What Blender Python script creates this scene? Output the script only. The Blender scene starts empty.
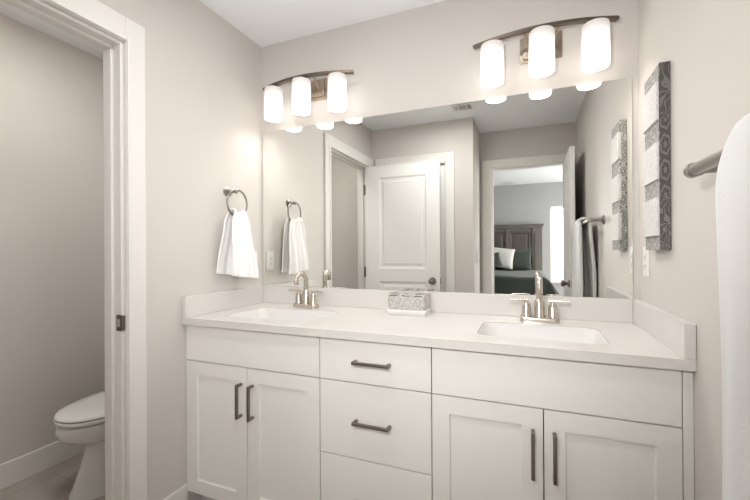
import bpy, bmesh, math, random
from mathutils import Vector, Matrix
sc = bpy.context.scene
col = sc.collection
random.seed(4)

# ------------------------------------------------------------------ camera
CAM_F, CAM_YAW, CAM_PITCH, CAM_ROLL = 379.32, -0.3853, 0.0017, -0.0058
CAM_LOC = Vector((1.4806, -1.8529, 1.203))
fw = Vector((math.sin(CAM_YAW) * math.cos(CAM_PITCH), math.cos(CAM_YAW) * math.cos(CAM_PITCH), math.sin(CAM_PITCH)))
rt = Vector((math.cos(CAM_YAW), -math.sin(CAM_YAW), 0))
up = rt.cross(fw)
r2 = math.cos(CAM_ROLL) * rt + math.sin(CAM_ROLL) * up
u2 = -math.sin(CAM_ROLL) * rt + math.cos(CAM_ROLL) * up
cam_d = bpy.data.cameras.new('camera')
cam = bpy.data.objects.new('camera', cam_d)
col.objects.link(cam)
cam_d.sensor_width = 36.0
cam_d.lens = CAM_F / 750 * 36
cam_d.clip_start = 0.02
cam.matrix_world = Matrix(((r2.x, u2.x, -fw.x, CAM_LOC.x), (r2.y, u2.y, -fw.y, CAM_LOC.y),
                           (r2.z, u2.z, -fw.z, CAM_LOC.z), (0, 0, 0, 1)))
sc.camera = cam

# ------------------------------------------------------------------ world, exposure
wd = bpy.data.worlds.new('daylight')
sc.world = wd
wd.use_nodes = True
wd.node_tree.nodes['Background'].inputs[0].default_value = (1.0, 0.985, 0.965, 1)
wd.node_tree.nodes['Background'].inputs[1].default_value = 4.6
sc.view_settings.view_transform = 'Standard'
sc.view_settings.look = 'None'
sc.view_settings.gamma = 1
sc.view_settings.use_curve_mapping = False
sc.view_settings.exposure = 1.06
SHADE_LOW, SHADE_HIGH, BULB = 1.1, 0.17, 33.0
CEIL_FILL = 26.0
TOILET_FILL = 21.0
LAMP_COL = (1.0, 0.93, 0.87)

CAM_FILL = 24.0                                           # added fill spot near the camera, without a body
fl_d = bpy.data.lights.new('camera_fill', 'SPOT'); fl_d.energy = CAM_FILL; fl_d.shadow_soft_size = 0.0
fl_d.color = (1.0, 0.99, 0.985)
fl = bpy.data.objects.new('camera_fill', fl_d); col.objects.link(fl); fl.location = (1.32, -1.755, 1.45)
fl_d.spot_size = math.radians(116); fl_d.spot_blend = 0.8
fl.rotation_euler = (math.radians(92), 0, math.radians(12))

# ------------------------------------------------------------------ room numbers
W = 1.902          # width of the bathroom
H = 2.426          # ceiling
YF = -1.735        # far wall (opposite the mirror)
YA = -2.25         # wall with the bedroom doorway
XA = 1.01          # corner where the far wall steps back
YB = -5.75         # bedroom far wall
XT = -1.015        # toilet room far wall
LT = 0.100         # wall thickness

# ------------------------------------------------------------------ materials
def nt(name):
    m = bpy.data.materials.new(name)
    m.use_nodes = True
    t = m.node_tree
    return m, t, t.nodes['Principled BSDF']

def mat(name, c, rough=0.5, metal=0.0, bump=0.0, bscale=200.0, var=0.0, vscale=6.0, spec=None, sheen=0.0, coat=0.0):
    m, t, b = nt(name)
    b.inputs['Base Color'].default_value = (*c, 1)
    b.inputs['Roughness'].default_value = rough
    b.inputs['Metallic'].default_value = metal
    if spec is not None: b.inputs['Specular IOR Level'].default_value = spec
    if sheen: b.inputs['Sheen Weight'].default_value = sheen
    if coat: b.inputs['Coat Weight'].default_value = coat
    tc = t.nodes.new('ShaderNodeTexCoord')
    if bump:
        n = t.nodes.new('ShaderNodeTexNoise'); n.inputs['Scale'].default_value = bscale
        n.inputs['Detail'].default_value = 3
        bp = t.nodes.new('ShaderNodeBump'); bp.inputs['Strength'].default_value = bump
        bp.inputs['Distance'].default_value = 0.002
        t.links.new(tc.outputs['Object'], n.inputs['Vector'])
        t.links.new(n.outputs['Fac'], bp.inputs['Height'])
        t.links.new(bp.outputs['Normal'], b.inputs['Normal'])
    if var:
        n = t.nodes.new('ShaderNodeTexNoise'); n.inputs['Scale'].default_value = vscale
        n.inputs['Detail'].default_value = 4
        mx = t.nodes.new('ShaderNodeMix'); mx.data_type = 'RGBA'
        mx.inputs['A'].default_value = (*[x * (1 - var) for x in c], 1)
        mx.inputs['B'].default_value = (*[min(1, x * (1 + var)) for x in c], 1)
        t.links.new(tc.outputs['Object'], n.inputs['Vector'])
        t.links.new(n.outputs['Fac'], mx.inputs['Factor'])
        t.links.new(mx.outputs['Result'], b.inputs['Base Color'])
    return m

def emit_mat(name, c, s):
    m = bpy.data.materials.new(name); m.use_nodes = True
    t = m.node_tree
    t.nodes.remove(t.nodes['Principled BSDF'])
    e = t.nodes.new('ShaderNodeEmission')
    e.inputs[0].default_value = (*c, 1); e.inputs[1].default_value = s
    t.links.new(e.outputs[0], t.nodes['Material Output'].inputs[0])
    return m

M = {}
M['wall'] = mat('greige_wall_paint', (0.635, 0.60, 0.565), 0.75, bump=0.06, bscale=160, spec=0.25)
M['bedwall'] = mat('grey_bedroom_paint', (0.40, 0.405, 0.405), 0.8, bump=0.05, spec=0.2)
M['ceiling'] = mat('white_ceiling_paint', (0.90, 0.915, 0.93), 0.9, bump=0.1, bscale=120, spec=0.2)
M['trim'] = mat('white_trim_paint', (0.78, 0.755, 0.72), 0.35)
M['door'] = mat('white_door_paint', (0.85, 0.84, 0.815), 0.4)
M['cab'] = mat('offwhite_cabinet_paint', (0.80, 0.78, 0.74), 0.4, bump=0.02)
M['carcass'] = mat('cabinet_carcass', (0.55, 0.53, 0.49), 0.6)
M['quartz'] = mat('white_quartz', (0.660, 0.636, 0.607), 0.22, var=0.02, vscale=60)
M['basin'] = mat('white_basin_glaze', (0.69, 0.68, 0.665), 0.15)
M['ceramic'] = mat('toilet_ceramic', (0.80, 0.79, 0.77), 0.12, coat=0.3)
M['gap_shade'] = mat('dark_gap_shade', (0.06, 0.055, 0.05), 0.7)  # near-black colour for the shade in the toilet seat gaps
M['nickel'] = mat('brushed_nickel', (0.60, 0.55, 0.49), 0.24, 1.0)
M['satin'] = mat('satin_nickel', (0.36, 0.335, 0.305), 0.3, 1.0)
M['pull'] = mat('dark_pull_metal', (0.25, 0.22, 0.185), 0.38, 1.0)
M['bronze'] = mat('light_bar_metal', (0.20, 0.165, 0.135), 0.38, 1.0)
M['plate'] = mat('backplate_metal', (0.42, 0.35, 0.28), 0.35, 1.0)
M['hinge'] = mat('hinge_metal', (0.20, 0.18, 0.16), 0.4, 1.0)
M['brass'] = mat('strike_bright', (0.75, 0.72, 0.66), 0.3, 1.0)
M['towel'] = mat('white_terry', (0.86, 0.85, 0.84), 0.95, bump=0.5, bscale=420, sheen=0.3, spec=0.1)
M['bathtowel'] = mat('white_bath_terry', (0.72, 0.72, 0.715), 0.95, bump=0.6, bscale=260, sheen=0.3, spec=0.1)
M['plastic'] = mat('white_plastic', (0.80, 0.78, 0.75), 0.35)
M['slot'] = mat('dark_slot', (0.02, 0.02, 0.02), 0.8)
M['vent'] = mat('vent_grey_metal', (0.66, 0.64, 0.62), 0.5)
M['mirror_edge'] = mat('mirror_edge', (0.16, 0.17, 0.165), 0.25)
M['mirror'] = mat('mirror_silver', (0.93, 0.94, 0.92), 0.0, 1.0)
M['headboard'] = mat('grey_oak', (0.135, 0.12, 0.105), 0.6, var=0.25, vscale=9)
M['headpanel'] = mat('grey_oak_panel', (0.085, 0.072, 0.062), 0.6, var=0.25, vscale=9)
M['comforter'] = mat('dark_green_comforter', (0.040, 0.050, 0.040), 0.75, bump=0.4, bscale=30, var=0.25, vscale=10, sheen=0.15)
M['whitepillow'] = mat('cream_pillow_cloth', (0.62, 0.60, 0.57), 0.9, bump=0.4, bscale=80, sheen=0.2)
M['greenpillow'] = mat('forest_pillow_cloth', (0.032, 0.042, 0.032), 0.8, bump=0.5, bscale=90, var=0.3, vscale=30, sheen=0.2)
M['bedrail'] = mat('dark_bed_rail', (0.05, 0.045, 0.04), 0.6)
M['artwhite'] = mat('art_white_board', (0.74, 0.735, 0.72), 0.6, var=0.05, vscale=40)
M['bedcarpet'] = mat('grey_carpet', (0.33, 0.31, 0.29), 0.95, bump=0.6, bscale=300)
M['knob'] = mat('knob_metal', (0.23, 0.205, 0.18), 0.3, 1.0)

def shade_mat():
    m = bpy.data.materials.new('frosted_shade_glass'); m.use_nodes = True
    t = m.node_tree; b = t.nodes['Principled BSDF']
    b.inputs['Base Color'].default_value = (0.48, 0.46, 0.44, 1); b.inputs['Roughness'].default_value = 0.3
    tc = t.nodes.new('ShaderNodeTexCoord'); sx = t.nodes.new('ShaderNodeSeparateXYZ')
    mr = t.nodes.new('ShaderNodeMapRange'); mr.interpolation_type = 'SMOOTHSTEP'
    mr.inputs['From Min'].default_value = 0.05; mr.inputs['From Max'].default_value = 0.165
    mr.inputs['To Min'].default_value = SHADE_LOW; mr.inputs['To Max'].default_value = SHADE_HIGH
    t.links.new(tc.outputs['Object'], sx.inputs[0]); t.links.new(sx.outputs['Z'], mr.inputs['Value'])
    b.inputs['Emission Color'].default_value = (*LAMP_COL, 1)
    t.links.new(mr.outputs['Result'], b.inputs['Emission Strength'])
    return m
M['shade'] = shade_mat()
M['diffuser'] = emit_mat('lit_diffuser', (1.0, 0.99, 0.975), CEIL_FILL)
M['diffuser_dim'] = emit_mat('lit_diffuser_dim', (1.0, 0.98, 0.945), TOILET_FILL)
M['bulb'] = emit_mat('lit_bulb', (1.0, 0.955, 0.90), BULB)

def glass_mat():
    m = bpy.data.materials.new('window_glass'); m.use_nodes = True
    t = m.node_tree; t.nodes.remove(t.nodes['Principled BSDF'])
    a = t.nodes.new('ShaderNodeBsdfTransparent'); g = t.nodes.new('ShaderNodeBsdfGlossy'); g.inputs['Roughness'].default_value = 0.02
    mx = t.nodes.new('ShaderNodeMixShader'); mx.inputs[0].default_value = 0.06
    t.links.new(a.outputs[0], mx.inputs[1]); t.links.new(g.outputs[0], mx.inputs[2])
    t.links.new(mx.outputs[0], t.nodes['Material Output'].inputs[0])
    return m
M['glass'] = glass_mat()

def blind_mat():
    m = bpy.data.materials.new('white_blind'); m.use_nodes = True
    t = m.node_tree; t.nodes.remove(t.nodes['Principled BSDF'])
    a = t.nodes.new('ShaderNodeBsdfDiffuse'); a.inputs[0].default_value = (0.85, 0.85, 0.85, 1)
    g = t.nodes.new('ShaderNodeBsdfTranslucent'); g.inputs[0].default_value = (0.85, 0.85, 0.85, 1)
    mx = t.nodes.new('ShaderNodeMixShader'); mx.inputs[0].default_value = 0.10
    t.links.new(a.outputs[0], mx.inputs[1]); t.links.new(g.outputs[0], mx.inputs[2])
    t.links.new(mx.outputs[0], t.nodes['Material Output'].inputs[0])
    return m
M['blind'] = blind_mat()

def tile_mat():
    m, t, b = nt('brown_grey_floor_tile')
    tc = t.nodes.new('ShaderNodeTexCoord')
    mp = t.nodes.new('ShaderNodeMapping'); mp.inputs['Rotation'].default_value = (0, 0, math.radians(90))
    br = t.nodes.new('ShaderNodeTexBrick')
    br.inputs['Scale'].default_value = 1.0; br.inputs['Brick Width'].default_value = 0.60; br.inputs['Row Height'].default_value = 0.305
    br.inputs['Mortar Size'].default_value = 0.003; br.inputs['Mortar Smooth'].default_value = 0.2
    br.inputs['Color1'].default_value = (0.36, 0.315, 0.28, 1); br.inputs['Color2'].default_value = (0.40, 0.35, 0.312, 1)
    br.inputs['Mortar'].default_value = (0.28, 0.25, 0.22, 1)
    n = t.nodes.new('ShaderNodeTexNoise'); n.inputs['Scale'].default_value = 5; n.inputs['Detail'].default_value = 6
    mx = t.nodes.new('ShaderNodeMix'); mx.data_type = 'RGBA'; mx.blend_type = 'OVERLAY'; mx.inputs['Factor'].default_value = 0.35
    t.links.new(tc.outputs['Object'], mp.inputs[0]); t.links.new(mp.outputs[0], br.inputs['Vector'])
    t.links.new(tc.outputs['Object'], n.inputs['Vector'])
    t.links.new(br.outputs['Color'], mx.inputs['A']); t.links.new(n.outputs['Fac'], mx.inputs['B'])
    t.links.new(mx.outputs['Result'], b.inputs['Base Color'])
    b.inputs['Roughness'].default_value = 0.4
    return m
M['tile'] = tile_mat()

def math_n(t, op, a, b=None, c=None):
    n = t.nodes.new('ShaderNodeMath'); n.operation = op
    for i, v in enumerate((a, b, c)):
        if v is None: continue
        if isinstance(v, (int, float)): n.inputs[i].default_value = v
        else: t.links.new(v, n.inputs[i])
    return n.outputs[0]

def pattern_mat(name, kind, dark, light, cell=0.05, ax='X'):
    """printed ornament: 'medallion' rings, 'swirl' vines, 'ogee' lattice; runs along Z, across ax"""
    m, t, b = nt(name)
    tc = t.nodes.new('ShaderNodeTexCoord'); sp = t.nodes.new('ShaderNodeSeparateXYZ')
    t.links.new(tc.outputs['Object'], sp.inputs[0])
    z = sp.outputs['Z']; x = sp.outputs[ax]
    if kind == 'medallion':
        zz = math_n(t, 'SUBTRACT', math_n(t, 'FRACT', math_n(t, 'DIVIDE', z, cell)), 0.5)
        xx = math_n(t, 'DIVIDE', x, 0.036)
        r = math_n(t, 'SQRT', math_n(t, 'ADD', math_n(t, 'MULTIPLY', zz, zz), math_n(t, 'MULTIPLY', xx, xx)))
        a = math_n(t, 'ARCTAN2', zz, xx)
        pet = math_n(t, 'MULTIPLY', math_n(t, 'SINE', math_n(t, 'MULTIPLY', a, 6.0)), 0.03)
        s = math_n(t, 'SINE', math_n(t, 'MULTIPLY', math_n(t, 'ADD', r, pet), 22.0))
        f = math_n(t, 'GREATER_THAN', s, 0.35)
    elif kind == 'ogee':
        k = 2 * math.pi / cell
        wv = math_n(t, 'MULTIPLY', math_n(t, 'COSINE', math_n(t, 'MULTIPLY', z, k)), 0.45)
        xx = math_n(t, 'ABSOLUTE', math_n(t, 'DIVIDE', x, cell * 0.5))
        d = math_n(t, 'ABSOLUTE', math_n(t, 'SUBTRACT', xx, math_n(t, 'ADD', wv, 0.48)))
        f = math_n(t, 'GREATER_THAN', math_n(t, 'SINE', math_n(t, 'MULTIPLY', d, 16.0)), 0.2)
    else:
        n = t.nodes.new('ShaderNodeTexNoise'); n.inputs['Scale'].default_value = 1.0 / cell
        n.inputs['Detail'].default_value = 1.0; n.inputs['Distortion'].default_value = 1.2
        t.links.new(tc.outputs['Object'], n.inputs['Vector'])
        f = math_n(t, 'GREATER_THAN', math_n(t, 'SINE', math_n(t, 'MULTIPLY', n.outputs['Fac'], 42.0)), 0.55)
    mx = t.nodes.new('ShaderNodeMix'); mx.data_type = 'RGBA'
    mx.inputs['A'].default_value = (*dark, 1); mx.inputs['B'].default_value = (*light, 1)
    t.links.new(f, mx.inputs['Factor']); t.links.new(mx.outputs['Result'], b.inputs['Base Color'])
    b.inputs['Roughness'].default_value = 0.9; b.inputs['Specular IOR Level'].default_value = 0.15
    return m
DK, LG = (0.095, 0.090, 0.080), (0.185, 0.178, 0.16)
M['p_swirl'] = pattern_mat('printed_swirls', 'swirl', DK, LG, 0.075)
M['p_floral'] = pattern_mat('printed_florals', 'swirl', (0.10, 0.095, 0.082), (0.22, 0.21, 0.19), 0.05)
M['p_medal'] = pattern_mat('printed_medallions', 'medallion', DK, LG, 0.082)
M['p_ogee'] = pattern_mat('printed_ogees', 'ogee', (0.20, 0.20, 0.19), (0.55, 0.54, 0.52), 0.066)
M['p_grey'] = pattern_mat('printed_grey_tile', 'swirl', (0.26, 0.26, 0.25), (0.52, 0.51, 0.49), 0.05)
M['p_white'] = pattern_mat('printed_white_panel', 'swirl', (0.70, 0.69, 0.675), (0.62, 0.61, 0.595), 0.06)

def weave_mat():
    m, t, b = nt('woven_white_cord')
    tc = t.nodes.new('ShaderNodeTexCoord')
    v = t.nodes.new('ShaderNodeTexVoronoi'); v.inputs['Scale'].default_value = 130.0
    v.feature = 'DISTANCE_TO_EDGE'
    t.links.new(tc.outputs['Object'], v.inputs['Vector'])
    mr = t.nodes.new('ShaderNodeMapRange'); mr.inputs['From Max'].default_value = 0.25
    t.links.new(v.outputs['Distance'], mr.inputs['Value'])
    mx = t.nodes.new('ShaderNodeMix'); mx.data_type = 'RGBA'
    mx.inputs['A'].default_value = (0.36, 0.34, 0.31, 1); mx.inputs['B'].default_value = (0.84, 0.82, 0.79, 1)
    t.links.new(mr.outputs[0], mx.inputs['Factor']); t.links.new(mx.outputs['Result'], b.inputs['Base Color'])
    bp = t.nodes.new('ShaderNodeBump'); bp.inputs['Strength'].default_value = 0.8; bp.inputs['Distance'].default_value = 0.003
    t.links.new(mr.outputs[0], bp.inputs['Height']); t.links.new(bp.outputs[0], b.inputs['Normal'])
    b.inputs['Roughness'].default_value = 0.7
    return m
M['weave'] = weave_mat()

# ------------------------------------------------------------------ helpers
def obj(name, bm, m, parent=None, smooth=False, loc=None):
    bmesh.ops.recalc_face_normals(bm, faces=bm.faces[:])
    me = bpy.data.meshes.new(name)
    bm.to_mesh(me); bm.free()
    ms = m if isinstance(m, (list, tuple)) else [m]
    for x in ms: me.materials.append(x)
    if smooth:
        for p in me.polygons: p.use_smooth = True
        if smooth != 'all' : me.set_sharp_from_angle(angle=math.radians(40))
    o = bpy.data.objects.new(name, me)
    col.objects.link(o)
    if parent: o.parent = parent
    if loc: o.location = loc
    return o

def tag(o, label, cat, group=None):
    o['label'] = label; o['category'] = cat
    if group: o['group'] = group
    return o

def empty(name, loc, label, cat, group=None):
    o = bpy.data.objects.new(name, None)
    o.empty_display_size = 0.05
    col.objects.link(o); o.location = loc
    return tag(o, label, cat, group)

def struct(o):
    o['kind'] = 'structure'
    return o

def box(bm, x0, x1, y0, y1, z0, z1, bev=0.0, seg=2, mi=0):
    vs = [bm.verts.new((x, y, z)) for x in (x0, x1) for y in (y0, y1) for z in (z0, z1)]
    fs = [(0, 1, 3, 2), (4, 6, 7, 5), (0, 4, 5, 1), (2, 3, 7, 6), (0, 2, 6, 4), (1, 5, 7, 3)]
    faces = [bm.faces.new([vs[i] for i in f]) for f in fs]
    for f in faces: f.material_index = mi
    if bev:
        es = list({e for f in faces for e in f.edges})
        bmesh.ops.bevel(bm, geom=es, offset=bev, segments=seg, affect='EDGES', profile=0.5)
    return bm

def B(*a, **k): return box(bmesh.new(), *a, **k)

def lathe(bm, prof, n=32, mtx=None):
    """prof: (r, z) pairs, revolved about z"""
    rings = []
    for r, z in prof:
        if r < 1e-6: rings.append([bm.verts.new((0, 0, z))])
        else: rings.append([bm.verts.new((r * math.cos(2 * math.pi * k / n), r * math.sin(2 * math.pi * k / n), z)) for k in range(n)])
    for a, b in zip(rings, rings[1:]):
        for k in range(n):
            k2 = (k + 1) % n
            if len(a) == 1 and len(b) == 1: continue
            if len(a) == 1: bm.faces.new((a[0], b[k], b[k2]))
            elif len(b) == 1: bm.faces.new((a[k], a[k2], b[0]))
            else: bm.faces.new((a[k], a[k2], b[k2], b[k]))
    if mtx is not None:
        vs = [v for r in rings for v in r]
        bmesh.ops.transform(bm, matrix=mtx, verts=vs)
    return bm

def axis_m(loc, d):
    return Matrix.Translation(loc) @ Vector(d).normalized().to_track_quat('Z', 'Y').to_matrix().to_4x4()

def tube(bm, pts, r, n=16, closed=False):
    pts = [Vector(p) for p in pts]
    rs = r if isinstance(r, (list, tuple)) else [r] * len(pts)
    rings = []; N = len(pts); ref = None
    for i, p in enumerate(pts):
        if closed: d = pts[(i + 1) % N] - pts[i - 1]
        else: d = pts[min(i + 1, N - 1)] - pts[max(i - 1, 0)]
        d.normalize()
        if ref is None: ref = d.orthogonal().normalized()
        ref = (ref - d * ref.dot(d)).normalized()
        s = d.cross(ref)
        rings.append([bm.verts.new(p + rs[i] * (math.cos(2 * math.pi * k / n) * ref + math.sin(2 * math.pi * k / n) * s)) for k in range(n)])
    for i in range(N if closed else N - 1):
        a, b = rings[i], rings[(i + 1) % N]
        for k in range(n): bm.faces.new((a[k], a[(k + 1) % n], b[(k + 1) % n], b[k]))
    if not closed:
        bm.faces.new(rings[0]); bm.faces.new(rings[-1][::-1])
    return bm

def loft(bm, rings, cap0=True, cap1=True):
    vr = [[bm.verts.new(p) for p in r] for r in rings]
    n = len(vr[0])
    for a, b in zip(vr, vr[1:]):
        for k in range(n): bm.faces.new((a[k], a[(k + 1) % n], b[(k + 1) % n], b[k]))
    if cap0: bm.faces.new(vr[0][::-1])
    if cap1: bm.faces.new(vr[-1])
    return bm

def rrect(cx, cy, w, h, r, z, n=6):
    pts = []
    for sx, sy, a0 in ((1, 1, 0), (-1, 1, 90), (-1, -1, 180), (1, -1, 270)):
        for k in range(n + 1):
            a = math.radians(a0 + 90 * k / n)
            pts.append((cx + sx * (w / 2 - r) + r * math.cos(a), cy + sy * (h / 2 - r) + r * math.sin(a), z))
    return pts

def panel_door(w, h, t, panels, rail_depth=0.007, slope=0.016, raise_=0.022, faces=('f', 'b')):
    """door leaf in local x 0..w, y -t/2..t/2, z 0..h; panels: (x0,x1,z0,z1) sunk on both faces"""
    bm = bmesh.new()
    xs = sorted({0, w, *[p[0] for p in panels], *[p[1] for p in panels]})
    zs = sorted({0, h, *[p[2] for p in panels], *[p[3] for p in panels]})
    def key(x, z): return any(p[0] - 1e-6 <= x <= p[1] + 1e-6 and p[2] - 1e-6 <= z <= p[3] + 1e-6 for p in panels)
    grid = {}
    for s in (-1, 1):
        for i, x in enumerate(xs):
            for j, z in enumerate(zs): grid[s, i, j] = bm.verts.new((x, s * t / 2, z))
    todo = []
    for s in (-1, 1):
        for i in range(len(xs) - 1):
            for j in range(len(zs) - 1):
                f = bm.faces.new([grid[s, i, j], grid[s, i + 1, j], grid[s, i + 1, j + 1], grid[s, i, j + 1]][::1 if s < 0 else -1])
                if key((xs[i] + xs[i + 1]) / 2, (zs[j] + zs[j + 1]) / 2) and ('f' if s < 0 else 'b') in faces: todo.append(f)
    nx, nz = len(xs) - 1, len(zs) - 1
    for i in range(nx):
        bm.faces.new([grid[-1, i, 0], grid[1, i, 0], grid[1, i + 1, 0], grid[-1, i + 1, 0]])
        bm.faces.new([grid[-1, i, nz], grid[-1, i + 1, nz], grid[1, i + 1, nz], grid[1, i, nz]])
    for j in range(nz):
        bm.faces.new([grid[-1, 0, j], grid[-1, 0, j + 1], grid[1, 0, j + 1], grid[1, 0, j]])
        bm.faces.new([grid[-1, nx, j], grid[1, nx, j], grid[1, nx, j + 1], grid[-1, nx, j + 1]])
    bmesh.ops.recalc_face_normals(bm, faces=bm.faces[:])
    for f in todo:
        bmesh.ops.inset_region(bm, faces=[f], thickness=slope, depth=-rail_depth, use_even_offset=True)
        if raise_:
            bmesh.ops.inset_region(bm, faces=[f], thickness=raise_, depth=0.0, use_even_offset=True)
            bmesh.ops.inset_region(bm, faces=[f], thickness=0.012, depth=rail_depth * 0.6, use_even_offset=True)
    return bm

def copy_tree(o, parent=None):
    c = o.copy(); col.objects.link(c)
    if parent: c.parent = parent
    for ch in list(o.children): copy_tree(ch, c)
    return c

# ================================================================== THE SETTING
bm = bmesh.new()
box(bm, XT, W, YF, 0, -0.1, 0); box(bm, XA, W, YA - LT, YF, -0.1, 0)
struct(obj('floor', bm, M['tile']))
struct(obj('floor_bedroom', B(-2.0, 3.6, YB, YA - LT, -0.1, 0), M['bedcarpet']))
bm = bmesh.new()
box(bm, XT - LT, W + LT, YF - LT, 0.12, H, H + 0.1); box(bm, XA - 0.115, W + LT, YA - LT, YF - LT, H, H + 0.1)
struct(obj('ceiling', bm, M['ceiling']))
struct(obj('ceiling_bedroom', B(-2.1, 3.7, YB - LT, YA - LT, H, H + 0.1), M['ceiling']))
struct(obj('wall_back', B(XT - LT, W + LT, 0, 0.12, 0, H), M['wall']))
struct(obj('wall_right', B(W, W + LT, YA - LT, 0, 0, H), M['wall']))
DY0, DY1, DH = -1.62, -0.85, 2.02                      # toilet doorway in the side wall
bm = bmesh.new()
box(bm, -LT, 0, DY1 + 0.018, 0, 0, H); box(bm, -LT, 0, YF, DY0 - 0.018, 0, H); box(bm, -LT, 0, DY0 - 0.018, DY1 + 0.018, DH + 0.018, H)
struct(obj('wall_left', bm, M['wall']))
CX0, CX1 = 0.148, 0.746                                # closet doorway in the far wall
bm = bmesh.new()
box(bm, -LT, CX0 - 0.018, YF - LT, YF, 0, H); box(bm, CX1 + 0.018, XA, YF - LT, YF, 0, H); box(bm, CX0 - 0.018, CX1 + 0.018, YF - LT, YF, DH + 0.018, H)
box(bm, XA - LT, XA, YA - LT, YF - LT, 0, H)
struct(obj('wall_front', bm, M['wall']))
BX0, BX1, BDH = 1.13, 1.812, 2.035                     # bedroom doorway
bm = bmesh.new()
box(bm, XA, BX0 - 0.018, YA - LT, YA, 0, H); box(bm, BX1 + 0.018, W, YA - LT, YA, 0, H); box(bm, BX0 - 0.018, BX1 + 0.018, YA - LT, YA, BDH + 0.018, H)
struct(obj('wall_alcove', bm, M['wall']))
bm = bmesh.new()
box(bm, XT - LT, XT, YF - LT, 0, 0, H)
struct(obj('wall_toilet', bm, M['wall']))
struct(obj('wall_toilet_front', B(XT, -LT, YF - LT, YF, 0, H), M['wall']))
# bedroom shell with a window in its far wall and a wide unseen gap added at its side to let daylight in
WX0, WX1, WZ0, WZ1 = 1.84, 2.75, 0.63, 2.0
bm = bmesh.new()
box(bm, -2.1, WX0, YB - LT, YB, 0, H); box(bm, WX1, 3.7, YB - LT, YB, 0, H)
box(bm, WX0, WX1, YB - LT, YB, 0, WZ0); box(bm, WX0, WX1, YB - LT, YB, WZ1, H)
struct(obj('wall_bedroom', bm, M['bedwall']))
bm = bmesh.new()
box(bm, 3.6, 3.7, YB, -5.2, 0, H); box(bm, 3.6, 3.7, -2.9, YA - LT, 0, H); box(bm, 3.6, 3.7, -5.2, -2.9, 2.15, H); box(bm, 3.6, 3.7, -5.2, -2.9, 0, 0.3)
struct(obj('wall_bedroom_right', bm, M['bedwall']))
struct(obj('wall_bedroom_left', B(-2.1, -2.0, YB, YA - LT, 0, H), M['bedwall']))
bm = bmesh.new()
box(bm, -2.1, XA - LT, YA - LT, YA, 0, H); box(bm, W + LT, 3.7, YA - LT, YA, 0, H)
struct(obj('wall_bedroom_front', bm, M['bedwall']))

# window with blind
win = struct(obj('window_1', B(WX0, WX1, YB - 0.09, YB - 0.084, WZ0, WZ1), M['glass']))
bm = bmesh.new()
for a in ((WX0, WX0 + 0.05, WZ0, WZ1), (WX1 - 0.05, WX1, WZ0, WZ1), (WX0 + 0.05, WX1 - 0.05, WZ0, WZ0 + 0.05), (WX0 + 0.05, WX1 - 0.05, WZ1 - 0.05, WZ1),
          (WX0 + 0.05, WX1 - 0.05, (WZ0 + WZ1) / 2 - 0.02, (WZ0 + WZ1) / 2 + 0.02)):
    box(bm, a[0], a[1], YB - 0.11, YB - 0.06, a[2], a[3], 0.004)
obj('window_frame', bm, M['trim'], win)
obj('window_sill', B(WX0 - 0.04, WX1 + 0.04, YB + 0.0005, YB + 0.05, WZ0 - 0.03, WZ0 - 0.001, 0.004), M['trim'], win)
bm = bmesh.new()
k = WZ0 + 0.03
while k < WZ1 - 0.05:
    vs = [bm.verts.new(p) for p in ((WX0 + 0.02, YB - 0.042, k + 0.021), (WX1 - 0.02, YB - 0.042, k + 0.021), (WX1 - 0.02, YB - 0.022, k - 0.020), (WX0 + 0.02, YB - 0.022, k - 0.020))]
    f = bm.faces.new(vs)
    k += 0.048
box(bm, WX0 + 0.015, WX1 - 0.015, YB - 0.058, YB - 0.008, WZ1 - 0.045, WZ1 - 0.002, 0.004)
obj('blind', bm, M['blind'], win)

# ---- door trims
def trim_casing(name, faces_boxes, m=M['trim']):
    bm = bmesh.new()
    for a in faces_boxes: box(bm, *a[:6], a[6] if len(a) > 6 else 0.004)
    return struct(obj(name, bm, m))
CT = 0.018
# toilet doorway casing on the bathroom side (flat board with a thin inner bead), then jamb and stop
o0, i0 = DY1 + 0.094, DY1 + 0.012
o1, i1 = max(DY0 - 0.110, YF + 0.002), DY0 - 0.012
zt_i, zt_o = DH + 0.012, DH + 0.110
trim_casing('trim_1', [
    (0.0005, CT, i0, o0, 0, zt_o), (0.0005, CT, o1, i1, 0, zt_o), (0.0005, CT, i1, i0, zt_i, zt_o),
    (CT - 0.004, CT + 0.007, i0 + 0.002, i0 + 0.020, 0, zt_i + 0.018, 0.003), (CT - 0.004, CT + 0.007, i1 - 0.020, i1 - 0.002, 0, zt_i + 0.018, 0.003),
    (CT - 0.004, CT + 0.007, i1, i0, zt_i + 0.002, zt_i + 0.020, 0.003)])
trim_casing('trim_2', [   # jamb boards
    (-LT - 0.002, 0.0, DY1, DY1 + 0.0175, 0, DH + 0.0175, 0.002), (-LT - 0.002, 0.0, DY0 - 0.0175, DY0, 0, DH + 0.0175, 0.002), (-LT - 0.002, 0.0, DY0, DY1, DH, DH + 0.0175, 0.002),
    (-0.080, -0.040, DY1 - 0.011, DY1 + 0.001, 0, DH - 0.011, 0.003), (-0.080, -0.040, DY0 - 0.001, DY0 + 0.011, 0, DH - 0.011, 0.003),
    (-0.080, -0.040, DY0, DY1, DH - 0.011, DH + 0.001, 0.003)])
trim_casing('trim_3', [   # casing on the toilet side
    (-LT - CT, -LT - 0.0005, i0, o0, 0, zt_o), (-LT - CT, -LT - 0.0005, o1, i1, 0, zt_o), (-LT - CT, -LT - 0.0005, i1, i0, zt_i, zt_o)])
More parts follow.
